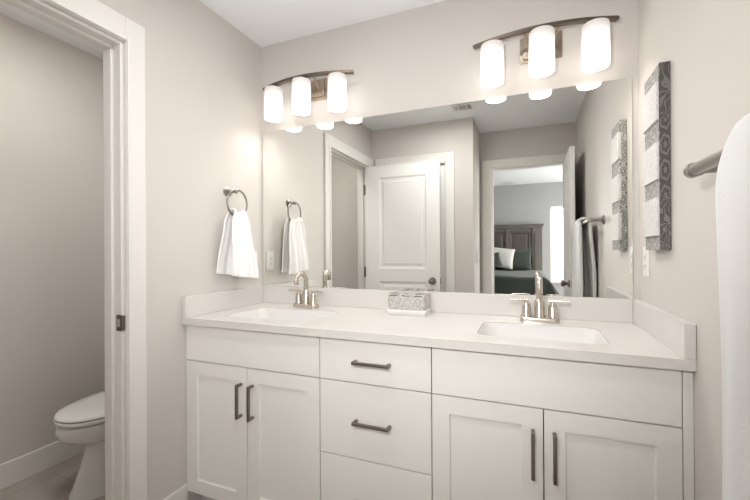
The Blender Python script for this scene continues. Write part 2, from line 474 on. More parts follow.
# closet casing on the far wall
trim_casing('trim_4', [
    (CX0 - 0.100, CX0 - 0.006, YF + 0.0005, YF + CT, 0, 2.125), (CX1 + 0.006, CX1 + 0.092, YF + 0.0005, YF + CT, 0, 2.125), (CX0 - 0.006, CX1 + 0.006, YF + 0.0005, YF + CT, DH + 0.006, 2.125),
    (CX0 - 0.0175, CX0, YF - LT, YF, 0, DH + 0.0175, 0.002), (CX1, CX1 + 0.0175, YF - LT, YF, 0, DH + 0.0175, 0.002), (CX0, CX1, YF - LT, YF, DH, DH + 0.0175, 0.002)])
# bedroom casing and jamb
trim_casing('trim_5', [
    (BX0 - 0.096, BX0 - 0.006, YA + 0.0005, YA + CT, 0, 2.13), (BX1 + 0.008, W - 0.002, YA + 0.0005, YA + CT, 0, 2.13), (BX0 - 0.006, BX1 + 0.008, YA + 0.0005, YA + CT, BDH + 0.006, 2.13),
    (BX0 - 0.0175, BX0, YA - LT, YA, 0, BDH + 0.0175, 0.002), (BX1, BX1 + 0.0175, YA - LT, YA, 0, BDH + 0.0175, 0.002), (BX0, BX1, YA - LT, YA, BDH, BDH + 0.0175, 0.002),
    (BX0 - 0.001, BX0 + 0.011, YA - 0.08, YA - 0.04, 0, BDH, 0.003), (BX1 - 0.011, BX1 + 0.001, YA - 0.08, YA - 0.04, 0, BDH, 0.003)])

# ---- baseboards
BH, BT = 0.13, 0.014
def baseboard(name, *bs):
    bm = bmesh.new()
    for b_ in bs: box(bm, *b_, 0, BH, 0.004)
    struct(obj(name, bm, M['trim']))
baseboard('baseboard_left', (0.0005, BT, o0 + 0.001, -0.552))
baseboard('baseboard_toilet', (XT + 0.0005, XT + BT, YF + 0.001, -0.001), (XT + BT, -LT - 0.001, -BT, -0.0005))
baseboard('baseboard_right', (W - BT, W - 0.0005, YA + 0.03, -0.552))
baseboard('baseboard_front', (CX1 + 0.094, XA + BT, YF + 0.0005, YF + BT), (XA + 0.0005, XA + BT, YA + 0.02, YF + 0.0005))
baseboard('baseboard_bedroom', (-2.0, 3.6, YB + 0.0005, YB + BT))

# ---- door leaves
def knob_bm(bm, loc, d):
    prof = [(0.0, 0.0), (0.031, 0.0), (0.033, 0.004), (0.030, 0.009), (0.014, 0.012), (0.012, 0.03), (0.018, 0.036), (0.026, 0.044), (0.028, 0.053), (0.025, 0.061), (0.014, 0.066), (0, 0.067)]
    lathe(bm, prof, 28, axis_m(loc, d)); return bm
PAN2 = lambda w, h: [(0.14, w - 0.125, 1.02, h - 0.115), (0.14, w - 0.125, 0.22, 0.90)]
# toilet door, swung open against the far wall
leaf_w, leaf_t, leaf_h = 0.735, 0.035, 2.015
d1 = obj('door_1', panel_door(leaf_w, leaf_h, leaf_t, PAN2(leaf_w, leaf_h)), M['door'], loc=(-0.005, -1.6020, 0.010))
struct(d1); d1['label'] = 'white two panel door swung open in front of the far wall'
obj('door_knob', knob_bm(bmesh.new(), (leaf_w - 0.068, leaf_t / 2, 0.912), (0, 1, 0)), M['knob'], d1, True)
obj('door_knob', knob_bm(bmesh.new(), (leaf_w - 0.068, -leaf_t / 2, 0.912), (0, -1, 0)), M['knob'], d1, True)
obj('latch', B(leaf_w - 0.001, leaf_w + 0.003, -0.012, 0.012, 0.882, 0.942, 0.001), M['knob'], d1)
for z in (0.24, 0.985, 1.79):
    bm = bmesh.new()
    box(bm, -0.018, -0.0005, -0.002, leaf_t / 2 + 0.003, z - 0.045, z + 0.045, 0.001)
    lathe(bm, [(0, -0.05), (0.007, -0.05), (0.007, 0.05), (0, 0.05)], 12, Matrix.Translation((-0.009, leaf_t / 2 + 0.004, z)))
    obj('hinge', bm, M['hinge'], d1, True)
# closet door (closed)
d2 = obj('door_2', panel_door(CX1 - CX0 - 0.006, DH - 0.015, 0.035, [(0.12, CX1 - CX0 - 0.126, 1.02, DH - 0.13), (0.12, CX1 - CX0 - 0.126, 0.22, 0.90)]), M['door'], loc=(CX0 + 0.003, YF - 0.030, 0.012))
struct(d2)
obj('strike_plate', B(CX1 - CX0 - 0.006, CX1 - CX0 - 0.001, 0.006, 0.0185, 0.885, 0.945, 0.001), M['hinge'], d2)
# bedroom door, swung in beside the towel wall
bl = 0.672
d3 = obj('door_3', panel_door(bl, 2.02, 0.035, PAN2(bl, 2.02)), M['door'], loc=(1.8065, YA + 0.012, 0.012))
struct(d3); d3.rotation_euler.z = math.radians(90)
d3['label'] = 'white door opened into the bathroom beside the towel wall'
obj('door_knob', knob_bm(bmesh.new(), (bl - 0.065, 0.0175, 0.912), (0, 1, 0)), M['knob'], d3, True)
obj('door_knob', knob_bm(bmesh.new(), (bl - 0.065, -0.0175, 0.912), (0, -1, 0)), M['knob'], d3, True)
obj('latch', B(bl - 0.001, bl + 0.003, -0.012, 0.012, 0.882, 0.942, 0.001), M['knob'], d3)

# strike plate on the toilet doorway jamb
bm = bmesh.new()
box(bm, -0.026, 0.0045, DY1 - 0.0022, DY1 - 0.0002, 0.893, 0.957, 0.0008, mi=0)
box(bm, 0.0030, 0.0062, DY1 - 0.0022, DY1 + 0.011, 0.896, 0.954, 0.0008, mi=0)
sp_ = obj('strike_plate', bm, M['hinge'])
tag(sp_, 'small dark metal strike plate set in the white jamb of the toilet doorway', 'strike plate')
obj('latch_hole', B(-0.019, -0.005, DY1 - 0.0030, DY1 - 0.0021, 0.910, 0.940, 0.0002), M['brass'], sp_)

# ================================================================== VANITY
FY = -0.5508           # face of doors and drawers
BY = -0.531            # face of the carcass
TOPZ, SLAB = 0.9, 0.031
CZ1 = TOPZ - SLAB - 0.0005
G = 0.0018
def pull(parent, cx, cz, vertical, L=0.146):
    """square bar pull with two posts, in front of FY"""
    bm = bmesh.new(); a = 0.0055
    if vertical:
        box(bm, cx - a, cx + a, FY - 0.036, FY - 0.025, cz - L / 2, cz + L / 2, 0.0015)
        for s in (-1, 1): box(bm, cx - a * 0.95, cx + a * 0.95, FY - 0.026, FY - 0.0002, cz + s * (L / 2 - 0.006) - 0.0055, cz + s * (L / 2 - 0.006) + 0.0055, 0.001)
    else:
        box(bm, cx - L / 2, cx + L / 2, FY - 0.036, FY - 0.025, cz - a, cz + a, 0.0015)
        for s in (-1, 1): box(bm, cx + s * (L / 2 - 0.006) - 0.0055, cx + s * (L / 2 - 0.006) + 0.0055, FY - 0.026, FY - 0.0002, cz - a * 0.95, cz + a * 0.95, 0.001)
    return obj('handle', bm, M['pull'], parent, True)
def shaker(x0, x1, z0, z1, parent):
    w, h = x1 - x0, z1 - z0
    r = 0.060
    bm = panel_door(w, h, 0.0185, [(r, w - r, r, h - r)], rail_depth=0.008, slope=0.003, raise_=0, faces=('f',))
    return obj('door', bm, M['cab'], parent, loc=(x0, FY + 0.00925, z0))
def front(name, x0, x1, z0, z1, parent):
    return obj(name, B(x0, x1, FY, FY + 0.0185, z0, z1, 0.0012), M['cab'], parent)
FZ, D2, DB = 0.7025, 0.4155, 0.094
def carcass(parent, x0, x1):
    bm = bmesh.new(); p = 0.016                                 # open-topped box of boards on a recessed plinth
    box(bm, x0, x0 + p, BY, -0.0005, DB, CZ1); box(bm, x1 - p, x1, BY, -0.0005, DB, CZ1)
    box(bm, x0 + p, x1 - p, BY, -0.0005, DB, DB + p); box(bm, x0 + p, x1 - p, -0.012, -0.0005, DB + p, CZ1)
    box(bm, x0 + p, x1 - p, BY, BY + 0.018, FZ - 0.02, FZ + 0.02); box(bm, x0 + p, x1 - p, BY, BY + 0.018, CZ1 - 0.04, CZ1)
    box(bm, x0, x1, -0.47, -0.455, 0, DB); box(bm, x0, x0 + p, -0.455, -0.0005, 0, DB); box(bm, x1 - p, x1, -0.455, -0.0005, 0, DB)
    return obj('carcass', bm, M['carcass'], parent)
def sink_cabinet(x0, xm, x1, label, ends=None):
    t = bpy.data.objects.new('sink_cabinet', None); col.objects.link(t); tag(t, label, 'cabinet', 'vanity cabinets')
    carcass(t, x0, x1)
    front('false_front', x0 + G, x1 - G, FZ + G, CZ1 - 0.004, t)
    for k, (a, b) in enumerate(((x0, xm), (xm, x1))):
        d = shaker(a + G, b - G, DB + 0.002, FZ - G, t)
        h = pull(None, (b - 0.031) if k == 0 else (a + 0.031), 0.563, True)
        h.parent = d; h.location = (-d.location.x, -d.location.y, -d.location.z)
    if ends: obj(ends[0], B(ends[1], ends[2], FY + 0.002, -0.0005, ends[3], CZ1, 0.001), M['cab'], t)
    return t
X0, X1, X2, X3, X4, X5 = 0.008, 0.3568, 0.7145, 1.1627, 1.5199, 1.8757
ca = sink_cabinet(X0, X1, X2, 'off-white sink cabinet with two shaker doors nearest the toilet doorway', ('side_panel', 0.001, X0, DB))
cb = sink_cabinet(X3, X4, X5, 'off-white sink cabinet with two shaker doors under the towel bar wall', ('filler_panel', X5 + 0.001, W - 0.001, 0.0))
dr = bpy.data.objects.new('drawer_cabinet', None); col.objects.link(dr)
tag(dr, 'off-white stack of three plain drawers between the two sink cabinets', 'cabinet', 'vanity cabinets')
carcass(dr, X2 + 0.0003, X3 - 0.0003)
for z0, z1 in ((FZ + G, CZ1 - 0.004), (D2 + G, FZ - G), (DB + 0.002, D2 - G)):
    d = front('drawer', X2 + G, X3 - G, z0, z1, dr)
    pull(d, (X2 + X3) / 2 + 0.002, (z0 + z1) / 2 + 0.002, False)

# ---- worktop with two moulded basins
wt = bpy.data.objects.new('vanity_worktop', None); col.objects.link(wt)
tag(wt, 'long white quartz worktop with upstands and two rectangular basins', 'countertop')
CD = 0.5708
SINKS = ((0.371, -0.320, 0.478, 0.300), (1.512, -0.320, 0.420, 0.285))
bm = bmesh.new()
edges = []
def loop_edges(pts):
    vs = [bm.verts.new(p) for p in pts]
    es = [bm.edges.new((vs[i], vs[(i + 1) % len(vs)])) for i in range(len(vs))]
    return es
edges += loop_edges([(0.001, -CD, TOPZ), (W - 0.001, -CD, TOPZ), (W - 0.001, -0.0005, TOPZ), (0.001, -0.0005, TOPZ)])
for s in SINKS: edges += loop_edges(rrect(s[0], s[1], s[2], s[3], 0.045, TOPZ))
bmesh.ops.triangle_fill(bm, use_beauty=True, edges=edges, use_dissolve=False)
ext = bmesh.ops.extrude_face_region(bm, geom=bm.faces[:])
bmesh.ops.translate(bm, vec=(0, 0, -SLAB), verts=[v for v in ext['geom'] if isinstance(v, bmesh.types.BMVert)])
obj('slab', bm, M['quartz'], wt)
SPZ = 0.9985
obj('backsplash', B(0.0245, W - 0.0285, -0.0195, -0.0005, TOPZ, SPZ, 0.0015), M['quartz'], wt)
obj('side_splash', B(0.001, 0.0240, -CD, -0.0005, TOPZ, SPZ, 0.002), M['quartz'], wt)
obj('side_splash', B(W - 0.0280, W - 0.001, -CD, -0.0005, TOPZ, SPZ, 0.002), M['quartz'], wt)
for s in SINKS:
    bm = bmesh.new()
    cx, cy, w, h = s
    rg = [rrect(cx, cy, w + 0.012, h + 0.012, 0.050, TOPZ - SLAB - 0.0002),
          rrect(cx, cy, w - 0.002, h - 0.002, 0.046, TOPZ - 0.004), rrect(cx, cy, w - 0.006, h - 0.006, 0.046, TOPZ - 0.008)]
    for dz, ins in ((0.03, 0.022), (0.07, 0.050), (0.10, 0.080), (0.118, 0.115), (0.126, 0.16)):
        rg.append(rrect(cx, cy, w - ins, h - ins * 0.9, 0.046, TOPZ - dz))
    for f in (0.5, 0.2): rg.append(rrect(cx, cy, (w - 0.16) * f, (h - 0.15) * f, 0.046 * f, TOPZ - 0.128))
    loft(bm, rg, False, True)
    b_ = obj('basin', bm, M['basin'], wt, 'all')
    sm = b_.modifiers.new('solid', 'SOLIDIFY'); sm.thickness = 0.006; sm.offset = -1
    dbm = lathe(bmesh.new(), [(0, 0.003), (0.014, 0.003), (0.020, 0.001), (0.022, -0.002), (0, -0.002)], 24, Matrix.Translation((cx, cy, TOPZ - 0.1265)))
    obj('drain', dbm, M['nickel'], b_, True)

# ---- faucets
def make_faucet(loc, label):
    t = empty('faucet', loc, label, 'faucet', 'vanity faucets')
    rg = []
    for z, k in ((0.0005, 1.0), (0.012, 1.0), (0.018, 0.97), (0.021, 0.88)):
        rg.append(rrect(0, 0, 0.155 * k + (1 - k) * 0.09, 0.056 * k, 0.018 * k, z))
    obj('base_plate', loft(bmesh.new(), rg), M['nickel'], t, True)
    bm = bmesh.new()
    lathe(bm, [(0, 0.0205), (0.0235, 0.0205), (0.0235, 0.026), (0.021, 0.03), (0.0205, 0.082), (0.018, 0.09), (0.0135, 0.096), (0, 0.096)], 28)
    obj('spout_base', bm, M['nickel'], t, True)
    pts = [(0, 0, 0.085), (0, 0, 0.11), (0, 0, 0.146)]
    R = 0.038
    for k in range(1, 13):
        a = math.pi * k / 12 * 0.97
        pts.append((0, -R + R * math.cos(a), 0.146 + R * math.sin(a)))
    p = Vector(pts[-1]); pts += [(0, p.y + 0.0005, p.z - 0.008), (0, p.y + 0.001, p.z - 0.016)]
    sp = obj('spout', tube(bmesh.new(), pts, [0.0125] * 3 + [0.0122] * 11 + [0.0118, 0.0118, 0.0118], 20), M['nickel'], t, True)
    obj('aerator', lathe(bmesh.new(), [(0, 0), (0.0095, 0), (0.0125, 0.001), (0.0128, 0.010), (0, 0.010)], 20, Matrix.Translation((0, p.y + 0.001, p.z - 0.023))), M['nickel'], sp, True)
    for s in (-1, 1):
        bm = lathe(bmesh.new(), [(0, 0.0205), (0.0205, 0.0205), (0.0205, 0.027), (0.0185, 0.031), (0.018, 0.066), (0.0135, 0.074), (0.009, 0.078), (0.0085, 0.086), (0, 0.086)], 26, Matrix.Translation((s * 0.051, 0, 0)))
        h = obj('handle', bm, M['nickel'], t, True)
        bm = tube(bmesh.new(), [(s * 0.036, 0.002, 0.0885), (s * 0.075, -0.002, 0.089), (s * 0.118, -0.006, 0.0885)], [0.0048, 0.0046, 0.0042], 14)
        obj('lever', bm, M['nickel'], h, True)
    return t
f1 = make_faucet((0.372, -0.108, TOPZ), 'nickel gooseneck faucet at the basin below the hand towel ring')
f2 = copy_tree(f1); f2.location = (1.520, -0.112, TOPZ)
f2['label'] = 'nickel gooseneck faucet in front of the bedroom reflection in the mirror'
f1.rotation_euler.z = math.radians(-9)

# ---- woven box on the worktop
wb = empty('woven_box', (0.945, -0.098, TOPZ), 'small white woven open box on the worktop between the basins', 'box')
wb.rotation_euler.z = math.radians(1)
rg = [rrect(0, 0, 0.182, 0.120, 0.006, 0.0008), rrect(0, 0, 0.188, 0.126, 0.008, 0.010), rrect(0, 0, 0.194, 0.132, 0.008, 0.018), rrect(0, 0, 0.190, 0.128, 0.008, 0.024), rrect(0, 0, 0.170, 0.110, 0.006, 0.025)]
obj('base_tray', loft(bmesh.new(), rg), M['plastic'], wb, True)
bm = bmesh.new()
outer = [rrect(0, 0, 0.176, 0.114, 0.010, 0.0252), rrect(0, 0, 0.180, 0.118, 0.010, 0.045), rrect(0, 0, 0.182, 0.120, 0.010, 0.093), rrect(0, 0, 0.180, 0.118, 0.009, 0.097),
         rrect(0, 0, 0.170, 0.108, 0.008, 0.097), rrect(0, 0, 0.168, 0.106, 0.008, 0.035)]
loft(bm, outer, True, True)
obj('basket', bm, M['weave'], wb, True)
for x in (-0.030, 0.030):
    obj('divider', B(x - 0.006, x + 0.006, -0.0528, 0.0528, 0.0352, 0.096, 0.002), M['weave'], wb, True)
for x in (-0.058, 0.0, 0.058):
    obj('grip_slot', B(x - 0.019, x + 0.019, -0.0605, -0.0585, 0.0885, 0.0920, 0.0008), M['slot'], wb)

# ================================================================== MIRROR
bm = B(0.0145, 1.8774, -0.0065, -0.0008, 0.9995, 1.911)
bm.faces.ensure_lookup_table()
for f in bm.faces:
    if abs(f.calc_center_median().y + 0.0065) < 1e-5: f.material_index = 1
mi = obj('wall_mirror', bm, [M['mirror_edge'], M['mirror']])
tag(mi, 'wide frameless wall mirror above the white worktop', 'mirror')

# ================================================================== LIGHTS OVER THE MIRROR
def make_fixture(cx, label):
    t = empty('vanity_light', (cx, 0, 2.086), label, 'wall light', 'three-shade vanity lights')
    bm = bmesh.new()
    box(bm, -0.0865, 0.0865, -0.010, -0.0005, -0.040, 0.076, 0.004)
    box(bm, -0.074, 0.074, -0.024, -0.009, -0.028, 0.064, 0.006)
    obj('backplate', bm, M['plate'], t, True)
    # bowed flat bar
    N = 40; half = 0.281
    def arc(x): return -0.078 - 0.056 * (1 - (x / half) ** 2)
    bm = bmesh.new(); rg = []
    for k in range(N + 1):
        x = -half + 2 * half * k / N; y = arc(x)
        dy = 0.056 * 2 * x / half ** 2
        n = Vector((-dy, 1, 0)).normalized()
        p = Vector((x, y, 0))
        q = [p - n * 0.011, p + n * 0.011]
        rg.append([(q[0].x, q[0].y, 0.0345), (q[1].x, q[1].y, 0.0345), (q[1].x, q[1].y, 0.0475), (q[0].x, q[0].y, 0.0475)])
    obj('bar', loft(bm, rg), M['bronze'], t)
    for s in (-1, 1):
        obj('arm', tube(bmesh.new(), [(s * 0.035, -0.022, 0.012), (s * 0.05, -0.06, 0.026), (s * 0.068, arc(0.068) + 0.006, 0.036)], 0.006, 12), M['plate'], t, True)
    for x in (-0.2, 0.0, 0.2):
        y = arc(x) + 0.002
        prof = [(0.012, 0.183), (0.040, 0.183), (0.0475, 0.179), (0.0495, 0.172), (0.0495, 0.020), (0.0490, 0.006), (0.0470, 0.0), (0.0445, 0.002), (0.0455, 0.020), (0.0455, 0.170), (0.038, 0.178), (0.012, 0.179)]
        bm = lathe(bmesh.new(), [(r, z * 0.951) for r, z in prof + [prof[0]]], 40)
        s = obj('shade', bm, M['shade'], t, True, loc=(x, y, -0.149))
        bm = lathe(bmesh.new(), [(0, 0.200), (0.013, 0.200), (0.016, 0.197), (0.026, 0.190), (0.029, 0.184), (0.029, 0.1765), (0, 0.1765)], 28, Matrix.Diagonal((1, 1, 0.951, 1)))
        obj('cap', bm, M['bronze'], s, True)
        bm = lathe(bmesh.new(), [(0, 0.024), (0.018, 0.026), (0.031, 0.038), (0.035, 0.055), (0.030, 0.078), (0.018, 0.105), (0.014, 0.120), (0.014, 0.170), (0, 0.170)], 28, Matrix.Diagonal((1, 1, 0.951, 1)))
        obj('bulb', bm, M['bulb'], s, 'all')
    return t
l1 = make_fixture(0.366, 'bowed three-shade wall light near the wall with the hand towel')
l2 = copy_tree(l1); l2.location.x = 1.535
l2['label'] = 'bowed three-shade wall light near the patterned wall art'

# slim round lamp added unseen to brighten the room and vanity (above the frame)
cl = empty('ceiling_fill_lamp', (0.85, -1.10, H), 'slim round white fill light added unseen in front of the vanity', 'added fill lamp')
obj('rim', lathe(bmesh.new(), [(0.150, -0.0005), (0.158, -0.004), (0.158, -0.020), (0.150, -0.024), (0.146, -0.020), (0.146, -0.0005), (0.150, -0.0005)], 48), M['plastic'], cl, True)
obj('diffuser', lathe(bmesh.new(), [(0, -0.012), (0.1455, -0.012), (0.1455, -0.018), (0.10, -0.022), (0, -0.024)], 48), M['diffuser'], cl, True)

cl2 = copy_tree(cl); cl2.location = (-0.32, -0.86, H)  # unseen copy added to brighten the toilet room
for c in cl2.children:
    if c.name.startswith('diffuser'):
        c.data = c.data.copy(); c.data.materials[0] = M['diffuser_dim']
cl2['label'] = 'slim round white fill light added unseen over the toilet'

# ================================================================== TOWEL RING, HAND TOWEL
tr = empty('towel_ring', (0, -0.284, 1.52), 'satin nickel towel ring mounted on the wall beside the mirror', 'towel ring')
obj('rosette', lathe(bmesh.new(), [(0, 0.0005), (0.026, 0.0005), (0.0275, 0.004), (0.026, 0.008), (0.019, 0.011), (0.012, 0.014), (0, 0.014)], 32, axis_m((0, 0, 0), (1, 0, 0))), M['satin'], tr, True)
bm = lathe(bmesh.new(), [(0, 0.013), (0.011, 0.013), (0.0085, 0.02), (0.0078, 0.045), (0.011, 0.05), (0.0125, 0.056), (0.011, 0.063), (0.005, 0.068), (0, 0.069)], 24, axis_m((0, 0, 0), (1, 0.10, 0)))
obj('post', bm, M['satin'], tr, True)
RC = Vector((0.057, 0.013, -0.064)); RR = 0.073
ring = tube(bmesh.new(), [(RC.x, RC.y + RR * math.sin(2 * math.pi * k / 48), RC.z + RR * math.cos(2 * math.pi * k / 48)) for k in range(48)], 0.0052, 14, True)
obj('ring', ring, M['satin'], tr, 'all')

def smooth01(t): t = max(0, min(1, t)); return t * t * (3 - 2 * t)
def grid_mesh(fn, nu, nv):
    bm = bmesh.new()
    g = [[bm.verts.new(fn(i / nu, j / nv)) for j in range(nv + 1)] for i in range(nu + 1)]
    for i in range(nu):
        for j in range(nv): bm.faces.new((g[i][j], g[i + 1][j], g[i + 1][j + 1], g[i][j + 1]))
    return bm
ZTOP = 1.394; YC = -0.268
def hand_towel(u, v):
    # u runs up the back, over the ring, down the front; v across the width
    back, front_ = 0.318, 0.330
    over = 0.050
    L = back + over + front_
    s = u * L
    if s < back: z = ZTOP - (back - s); side = -1; x = 0.037; drop = back - s
    elif s < back + over:
        a = (s - back) / over * math.pi
        x = 0.057 - 0.020 * math.cos(a); z = ZTOP + 0.012 * math.sin(a); drop = 0; side = math.cos(a) * -1
    else: drop = s - back - over; z = ZTOP - drop; side = 1; x = 0.077
    k = smooth01(drop / 0.30)
    half = 0.050 + (0.056 if side > 0 else 0.062) * (0.35 * smooth01(drop / 0.05) + 0.65 * drop / 0.32)
    t = 2 * v - 1
    # curved in plan near the ring (towel sits in the ring's bottom arc)
    lift = 0.020 * (t * t) * (1 - smooth01(drop / 0.10))
    fold = 0.010 * math.sin(t * 5.2 + 0.6) * (0.6 + 0.4 * k) + 0.006 * math.sin(t * 11 + 2.0 * k)
    x += side * 0.004 * k + fold * (0.9 if side > 0 else 0.5) + (0.018 * k if side > 0 else -0.004 * k)
    x = max(x, 0.016)
    skew = -0.012 * k * t
    return (x, YC + half * t + (0.012 * k if side > 0 else -0.012 * k), z + lift - 0.010 * k * (t - 0.2) + skew * 0.3)
bm = grid_mesh(hand_towel, 70, 44)
ht = obj('hand_towel', bm, M['towel'], None, 'all')
tag(ht, 'white hand towel hanging through the wall-mounted towel ring', 'towel')
sm = ht.modifiers.new('thick', 'SOLIDIFY'); sm.thickness = 0.010; sm.offset = 0
sm = ht.modifiers.new('sub', 'SUBSURF'); sm.levels = 1; sm.render_levels = 1

# ================================================================== TOWEL BAR, BATH TOWEL
XB, ZB = W - 0.075, 1.381
tb = empty('towel_bar', (W, -0.80, ZB), 'satin nickel towel bar on the wall holding the bath towel', 'towel bar')
for y in (0.012, -0.61):
    bm = lathe(bmesh.new(), [(0, 0.0005), (0.027, 0.0005), (0.0285, 0.004), (0.027, 0.009), (0.019, 0.013), (0.0115, 0.017), (0.0095, 0.03), (0.0095, 0.055), (0.013, 0.06), (0.0155, 0.068), (0.0165, 0.075), (0.0155, 0.082), (0.012, 0.088), (0, 0.090)], 28, axis_m((0, y, 0), (-1, 0, 0)))
    obj('bracket', bm, M['satin'], tb, True)
bm = bmesh.new()
prof = [(0, -0.0), (0.012, 0.0), (0.0165, 0.003), (0.0165, 0.010), (0.0135, 0.016), (0.0132, 0.022), (0.0128, 0.03), (0.0128, 0.635), (0, 0.635)]
lathe(bm, prof, 24, axis_m((-0.075, 0.026, 0), (0, -1, 0)))
obj('rail', bm, M['satin'], tb, True)

def bath_towel(u, v):
    back, front_ = 0.62, 0.72
    over = 0.10
    L = back + over + front_; s = u * L
    y = -0.998 - 0.355 * v
    zt = ZB + 0.014
    if s < back: drop = back - s; z = zt - drop; x = XB + 0.030; sd = 1
    elif s < back + over:
        a = (s - back) / over * math.pi; drop = 0
        x = XB + 0.030 * math.cos(a) ; z = zt + 0.018 * math.sin(a); sd = math.cos(a)
    else: drop = s - back - over; z = zt - drop; x = XB - 0.030; sd = -1
    k = smooth01(drop / 0.5)
    x += sd * (0.004 * k) + (0.007 * math.sin(v * 9 + 1) + 0.004 * math.sin(v * 17 + drop * 3)) * k * (1 if sd < 0 else 0.3)
    e = 1 - v
    y -= 0.062 * e ** 1.5 * (1 - min(1, drop / 0.085)) ** 2     # the fold draws in where it turns over the bar
    y -= 0.006 * k
    if sd > 0: x += 0.020 * smooth01(drop / 0.45)
    return (min(x, W - 0.022), y, z)
bm = grid_mesh(bath_towel, 60, 30)
bt = obj('bath_towel', bm, M['bathtowel'], None, 'all')
tag(bt, 'thick white bath towel folded over the towel bar', 'towel')
sm = bt.modifiers.new('thick', 'SOLIDIFY'); sm.thickness = 0.022; sm.offset = 0
sm = bt.modifiers.new('sub', 'SUBSURF'); sm.levels = 1; sm.render_levels = 1

# ================================================================== WALL ART
YN, YFAR, AZ0, AZ1 = -0.381, -0.214, 1.200, 1.802
AT = 0.030                                              # depth of the box
art = empty('wall_art', (W - 0.02, (YN + YFAR) / 2, AZ0), 'tall narrow wall art of white and patterned panels on deep dark printed edges', 'wall art')
def art_part(name, y0, y1, z0, z1, x0, x1, m, bev=0.0012):
    oz = (z0 + z1) / 2; ox, oy = (x0 + x1) / 2, (y0 + y1) / 2
    bm = B(x0 - ox, x1 - ox, y0 - oy, y1 - oy, z0 - oz, z1 - oz, bev)
    return obj(name, bm, m, art, loc=(ox - (W - 0.02), oy - (YN + YFAR) / 2, oz - AZ0))
XW = W - 0.0006
art_part('core_board', YN + 0.0085, YFAR - 0.0085, AZ0 + 0.001, AZ1 - 0.001, W - AT + 0.007, XW, M['slot'], 0)
for z0, z1, m in ((1.622, AZ1, 'p_swirl'), (1.372, 1.6218, 'p_medal'), (AZ0, 1.3718, 'p_floral')):
    art_part('printed_edge', YN, YN + 0.008, z0, z1, W - AT, XW, M[m])
for z0, z1, m in ((1.622, AZ1, 'p_grey'), (1.372, 1.6218, 'p_ogee'), (AZ0, 1.3718, 'p_grey')):
    art_part('printed_edge', YFAR - 0.008, YFAR, z0, z1, W - AT, XW, M[m])
M['p_face'] = pattern_mat('printed_face_tile', 'swirl', (0.30, 0.30, 0.285), (0.50, 0.49, 0.47), 0.05, 'Y')
for z0, z1 in ((1.7465, AZ1), (1.5505, 1.6205), (1.3715, 1.4285), (AZ0, 1.2455)):
    art_part('patterned_tile', YN + 0.0082, YFAR - 0.0082, z0, z1, W - AT, W - AT + 0.0068, M['p_face'])
for z0, z1 in ((1.621, 1.746), (1.429, 1.550), (1.246, 1.371)):
    art_part('white_panel', YN + 0.0082, YFAR + 0.004, z0, z1, W - AT - 0.007, W - AT + 0.0068, M['p_white'])

# ================================================================== OUTLETS, SWITCH, VENTS
def plate(name, loc, rz, label, cat, kind):
    t = empty(name, loc, label, cat); t.rotation_euler.z = rz
    obj('cover_plate', B(-0.035, 0.035, -0.006, -0.0005, -0.0575, 0.0575, 0.002), M['plastic'], t)
    if kind == 'outlet':
        obj('socket_block', B(-0.0165, 0.0165, -0.0085, -0.0058, -0.034, 0.034, 0.001), M['plastic'], t)
        for dz in (-0.017, 0.017):
            bm = bmesh.new()
            for dx, hh in ((-0.006, 0.004), (0.006, 0.0035)): box(bm, dx - 0.001, dx + 0.001, -0.0089, -0.0084, dz - hh, dz + hh)
            box(bm, -0.002, 0.002, -0.0089, -0.0084, dz - 0.0105, dz - 0.0075)
            obj('socket', bm, M['slot'], t)
    else:
        obj('rocker', B(-0.0165, 0.0165, -0.010, -0.0058, -0.034, 0.034, 0.002), M['plastic'], t)
plate('wall_outlet', (0, -0.085, 1.145), math.radians(90), 'white outlet plate on the wall behind the hand towel near the mirror', 'outlet', 'outlet')
plate('wall_outlet', (W, -0.110, 1.155), math.radians(-90), 'white outlet plate on the wall just below the patterned wall art', 'outlet', 'outlet')
plate('light_switch', (XA, -2.02, 1.134), math.radians(90), 'white switch plate on the recess wall by the bedroom doorway, seen in the mirror', 'light switch', 'switch')

def ceiling_vent(loc, w, d, label, ang=0.0):
    t = empty('ceiling_vent', loc, label, 'vent'); t.rotation_euler.z = ang
    bm = bmesh.new()
    fr = 0.022
    for a in ((-w / 2, w / 2, -d / 2, -d / 2 + fr), (-w / 2, w / 2, d / 2 - fr, d / 2), (-w / 2, -w / 2 + fr, -d / 2 + fr, d / 2 - fr), (w / 2 - fr, w / 2, -d / 2 + fr, d / 2 - fr)):
        box(bm, a[0], a[1], a[2], a[3], -0.010, -0.0005, 0.002)
    obj('frame', bm, M['plastic'], t)
    obj('duct', B(-w / 2 + fr, w / 2 - fr, -d / 2 + fr, d / 2 - fr, -0.003, -0.0005), M['slot'], t)
    bm = bmesh.new()
    n = int((d - 2 * fr) / 0.016)
    for k in range(1, n):
        y = -d / 2 + fr + (d - 2 * fr) * k / n
        box(bm, -w / 2 + fr, w / 2 - fr, y - 0.0018, y + 0.0018, -0.009, -0.0032)
    for x in (-w / 5.5, w / 5.5): box(bm, x - 0.005, x + 0.005, -d / 2 + fr, d / 2 - fr, -0.0095, -0.0092 + 0.006)
    obj('louvers', bm, M['vent'], t)
ceiling_vent((0.965, -1.437, H), 0.185, 0.150, 'small white louvered ceiling vent of the bathroom, seen in the mirror')
ceiling_vent((1.13, -5.40, H), 0.26, 0.16, 'louvered ceiling vent of the bedroom above the bed')

